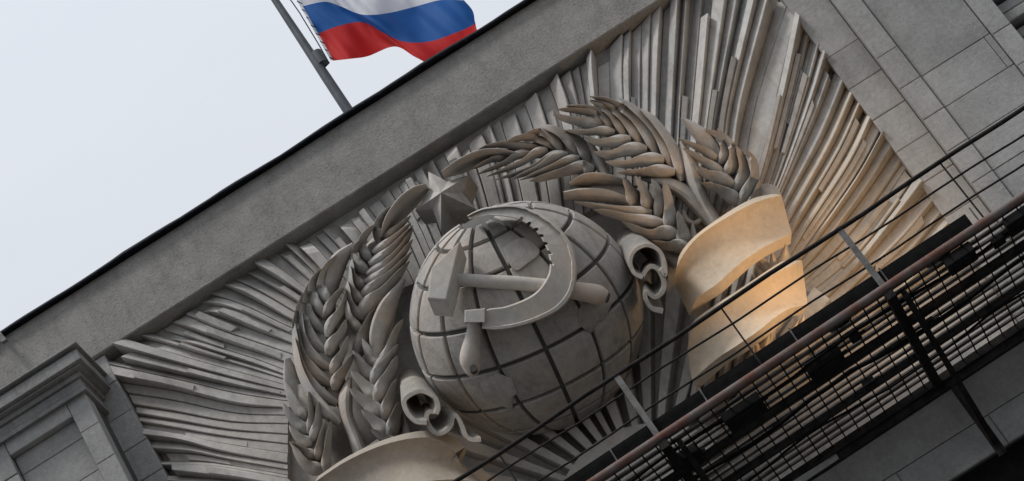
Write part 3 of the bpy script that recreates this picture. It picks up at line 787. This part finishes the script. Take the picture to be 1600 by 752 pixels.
for t in (.02+DEP*.33, .02+DEP*.66):
    MB().bar(cw(S0, t, -.05), cw(S1, t, -.05), cn, (0, 0, 1), .022, .04).build('joist', M_IRON, CWK)
for dz in (.0, -.09):
    MB().bar(cw(S0, DEP+.03, -.05+dz), cw(S1, DEP+.03, -.05+dz), cn, (0, 0, 1), .055 if dz == 0 else .03, .045).build('wall_beam', M_IRON, CWK)
# brackets
def s_of(px, py): return (FZ(px, py, ZC)-E0).dot(cd)
sA = s_of(1383, 450); sB_ = s_of(1030, 684)
per = sA-sB_
for s in (sB_-per, sB_, sA, sA+per):
    MB().bar(cw(s+.0, -.02, -.07), cw(s, DEP+.05, -.07), cd, (0, 0, 1), .05, .07).build('cross_beam', M_IRON, CWK)
    MB().bar(cw(s+.14, .25, -.06), cw(s+.14, DEP+.06, -1.0), cd, (0, 0, 1), .03, .045).build('brace', M_IRON, CWK)
    MB().bar(cw(s+.14, DEP+.04, -.1), cw(s+.14, DEP+.04, -1.15), cd, cn, .05, .03).build('wall_plate', M_IRON, CWK)
# guard rail in the vertical plane over the pipe
def RP(px, py):
    d = ray(px, py); n3 = cn; return EYE+d*((E0-EYE).dot(n3)/d.dot(n3))
def rail(a, b, r, name, mat):
    A, B = RP(*a), RP(*b); d = (B-A)
    zl = (A.z+B.z)/2
    za = A.z; zb = B.z
    A2 = A-d*.6; B2 = B+d*.4
    n_ = 24; pts = []
    for i in range(n_+1):
        p = lerp(A2, B2, i/n_); pts.append(p+V((0, 0, -.010*math.sin(i*1.7))))
    return MB().tube(pts, r, 8).build(name, mat, CWK, smooth=True, auto=60)
rail((713, 752), (1581, 180), .025, 'top_rail', M_IRON)
rail((858, 690), (1600, 210), .012, 'guard_wire', M_IRON)
rail((842, 752), (1600, 256), .012, 'guard_wire', M_IRON)
hr = (RP(1310, 355)-E0).dot(V((0, 0, 1)))
for s in (sB_-per, sB_, sA, sA+per):
    MB().bar(cw(s, .0, -.05), cw(s-.03, .0, hr), cd, cn, .032, .012).build('rail_post', M_POST, CWK)
s2 = s_of(1195, 577)
for s in (s2-per, s2, s2+per*.98):
    MB().tube([cw(s, 0, -.02), cw(s-.02, 0, hr)], .010, 6).build('rail_rod', M_IRON, CWK)
s = S0+.4
while s < S1:
    MB().bar(cw(s, .07, .0), cw(s, .07, .26), cd, cn, .008, .006).build('toe_board_clip', M_POST, CWK); s += 1.08
# junction boxes and cable on the floor
M_BOX = metal('black_plastic_box', (.006, .006, .007), (.015, .015, .016), .5, 0)
for x, y, a, b, c in ((1287, 565, .20, .15, .12), (1497, 400, .16, .12, .12), (1160, 640, .22, .16, .10), (1333, 522, .06, .06, .06), (1355, 595, .07, .07, .08),
                      (1556, 372, .07, .07, .07), (1070, 715, .16, .16, .1), (1450, 500, .05, .08, .05), (1590, 340, .16, .14, .1)):
    p = FZ(x, y, ZC-.04)-E0; s, t = p.dot(cd), p.dot(cn)
    q = MB().bar(cw(s-a, t, -.08), cw(s+a, t, -.08), cn, (0, 0, 1), b, c*.5)
    q.bar(cw(s-a*.6, t, -.08-c*.5), cw(s+a*.6, t, -.08-c*.5), cn, (0, 0, 1), b*.7, .012)
    q.tube([cw(s+a, t, -.08), cw(s+a+.06, t, -.08)], .02, 8)
    o = q.build('junction_box', M_BOX, CWK); bv = o.modifiers.new('bevel', 'BEVEL'); bv.width = .008; bv.segments = 1
cr_ = random.Random(3)
for k, (t, r) in enumerate(((.33, .018), (1.06, .025), (1.75, .014))):
    pts = [cw(S0+(S1-S0)*i/60, t+.05*math.sin(i*.7+k)+cr_.uniform(-.02, .02), -.05-.03*abs(math.sin(i*.35+k))) for i in range(61)]
    MB().tube(pts, r, 7).build('cable', M_BLACK, CWK, smooth=True)
# ------------------------------------------------------------------ stone ledge under the catwalk
zl = ZC-.12
wl = -(cw(3, DEP+.06)).y
pf = [(-.4, 0.02), (wl+.02, .02), (wl+.02, -.05)]
for i in range(9):
    a = i/8*math.pi/2; pf.append((wl-.02-.20*math.sin(a), -.06-.34*(1-math.cos(a))))
pf += [(wl-.22, -.42), (-.4, -.42)]
rows = [[V((x, -w, zl+z)) for w, z in pf] for x in (xL-.1, -3, 0, 3, 6, 9, 13.9)]
MB().grid(rows, True).build('cove_moulding', M_BLOCK, BL, smooth=True, auto=35)
zl2 = F(1560, 701, wl-.2).z
lw = MB().box(xL-.1, 13.9, zl2, zl-.43, -.4, wl-.26).build('ledge_wall', M_JOINT, BL)
courses(lw, xL-.09, 13.8, zl2, zl-.425, .0, wl-.22, .42, 1.15, M_BLOCK, zref=zl-.425-.0, off=.1)
MB().box(xL-.1, 13.9, 5, zl2-.01, -.8, wl-.30).build('ledge_shade_box', M_BLACK, BL)  # added black box, its colour stands for the shade under the ledge
# ------------------------------------------------------------------ floodlights on the catwalk
def flood(px, py, t, label, aim, energy, size=.12, spot=70, col=(1, .66, .36)):
    s = s_of(px, py); base = cw(s, t, .05)
    fl = empty('floodlight', base, label, 'floodlight', 'floodlights on the catwalk')
    hd = base+V((0, 0, .10)); d = (aim-hd).normalized(); sx = d.cross(V((0, 0, 1))).normalized(); sz = sx.cross(d)
    mb = MB()
    q = [(-1, -1), (1, -1), (1, 1), (-1, 1)]
    vs = [hd-d*.12+sx*a*size*.55+sz*b*size*.45 for a, b in q]+[hd+d*.05+sx*a*size+sz*b*size*.75 for a, b in q]+[hd+d*.08+sx*a*size*1.05+sz*b*size*.8 for a, b in q]
    fs = [(3, 2, 1, 0)]
    for k in range(4): j = (k+1) % 4; fs += [(k, j, j+4, k+4), (k+4, j+4, j+8, k+8)]
    mb.add(vs, fs).build('housing', M_BOX, fl)
    gm = bpy.data.materials.new('lit_lamp_glass'); gm.use_nodes = True
    b = gm.node_tree.nodes['Principled BSDF']; b.inputs['Emission Color'].default_value = (*col, 1); b.inputs['Emission Strength'].default_value = 6
    MB().add([hd+d*.07+sx*a*size*.95+sz*b_*size*.7 for a, b_ in q], [(0, 1, 2, 3)]).build('lamp_glass', gm, fl)
    br = MB().bar(base, hd-sx*size*1.1, sx, d, .01, .02); br.bar(base, hd+sx*size*1.1, sx, d, .01, .02); br.build('bracket', M_IRON, fl)
    L_ = bpy.data.lights.new('floodlight_lamp', 'SPOT'); L_.energy = energy; L_.color = col; L_.spot_size = math.radians(spot); L_.spot_blend = .8; L_.shadow_soft_size = .12
    lo = bpy.data.objects.new('floodlight_lamp', L_); COL.objects.link(lo); lo.parent = fl
    p = hd+d*.12; lo.location = p-base; lo.rotation_euler = (-d).to_track_quat('Z', 'Y').to_euler()
flood(1325, 520, .35, 'black floodlight on the catwalk below the lower right ribbon', F(1195, 410, 1.0), 48, spot=66)
flood(1478, 415, .35, 'black floodlight on the catwalk at the right end of its toe board', F(1270, 380, .2), 100, spot=90)
flood(850, 830, .35, 'black floodlight on the catwalk below the globe and the left ribbon', F(640, 700, 1.0), 18, spot=60)
# ------------------------------------------------------------------ flag and pole
WP = -1.6
FP = empty('flagpole', F(560, 190, WP), 'slanting grey flagpole rising from the roof edge', 'flagpole')
a, b = F(595, 250, WP), F(398, -48, WP)
k1 = [lerp(a, b, t) for t in (0, .22, .42, .5, .6, .8, 1)]
px_ = lambda r: r/FPX*(a-EYE).length
MB().tube(k1, [px_(r) for r in (9, 8.6, 8.2, 7.6, 7, 6, 5)], 16).build('pole', M_POLE, FP, smooth=True, auto=60)
c1, c2 = F(505, 100, WP), F(494, 83, WP)
MB().tube([c1, c2], px_(9.5), 16).build('collar', M_POLE, FP, smooth=True, auto=60)
MB().tube([F(x, y, WP+.1) for x, y in ((440,-20),(454,0),(468,20),(497,68),(514,98))], px_(1.0), 6).build('halyard', M_IRON, FP)
MB().tube([F(514, 98, WP+.1), F(508, 104, WP)], px_(1.6), 6).build('cleat', M_IRON, FP)
FL = empty('flag', F(500, 50, WP), 'white, blue and red striped flag rippling to the right of its pole', 'flag')
b0 = [(521,95),(548,92),(575,88),(617,73),(650,90),(690,108),(725,100),(752,80)]
b1 = [(497,53),(528,41),(566,35),(598,51),(630,65),(671,65),(713,51),(746,37)]
b2 = [(472,10),(508,3),(534,11),(566,23),(604,21),(643,12),(690,0),(727,1)]
b3 = [(449,-32),(485,-40),(510,-31),(545,-18),(585,-22),(625,-32),(675,-44),(712,-42)]
nu = 90
B_ = [cat(b, nu) for b in (b0, b1, b2, b3)]
def fw(u, v):
    ph = u*2.1*2*math.pi
    return WP+.16*math.sin(ph+.9*v+.6)*min(1, u*4+.15)+.035*math.sin(u*31+v*5)*u+.05*math.sin(u*13-v*7)*(.3+u)+.02*math.sin(u*55+v*16)+.03*max(0, 1-u*4)*math.sin(v*14+u*20)
cols = [((.68, .03, .03), 'red_stripe'), ((.022, .13, .42), 'blue_stripe'), ((.80, .80, .84), 'white_stripe')]
for k in range(3):
    rows = []
    for j in range(25):
        v = j/24; r = []
        for i in range(nu+1):
            u = i/nu
            x = lerp(B_[k][i][0], B_[k+1][i][0], v); y = lerp(B_[k][i][1], B_[k+1][i][1], v)
            if u > .93: x += 3*math.sin((k+v)*5)*(u-.93)/.07
            r.append(F(x, y, fw(u, (k+v)/3)))
        rows.append(r)
    MB().grid(rows).build(cols[k][1], cloth(cols[k][1]+'_cloth', cols[k][0]), FL, smooth=True)
rows = []
for i in range(25):
    t = i/24; x, y = lerp(521, 449, t), lerp(95, -32, t); rows.append([F(x-4.5, y-1, fw(0, t)+.004), F(x+.5, y, fw(0, t)+.006)])
MB().grid(rows).build('hoist_tape', cloth('white_hoist_tape', (.8, .8, .82)), FL)
for k in range(11):
    t = k/10; x, y = lerp(521, 449, t), lerp(93, -32, t)
    MB().tube([F(x+1, y, fw(0, 0)), F(x-6, y-3, WP+.1)], px_(.9), 6).build('clip', M_IRON, FL)
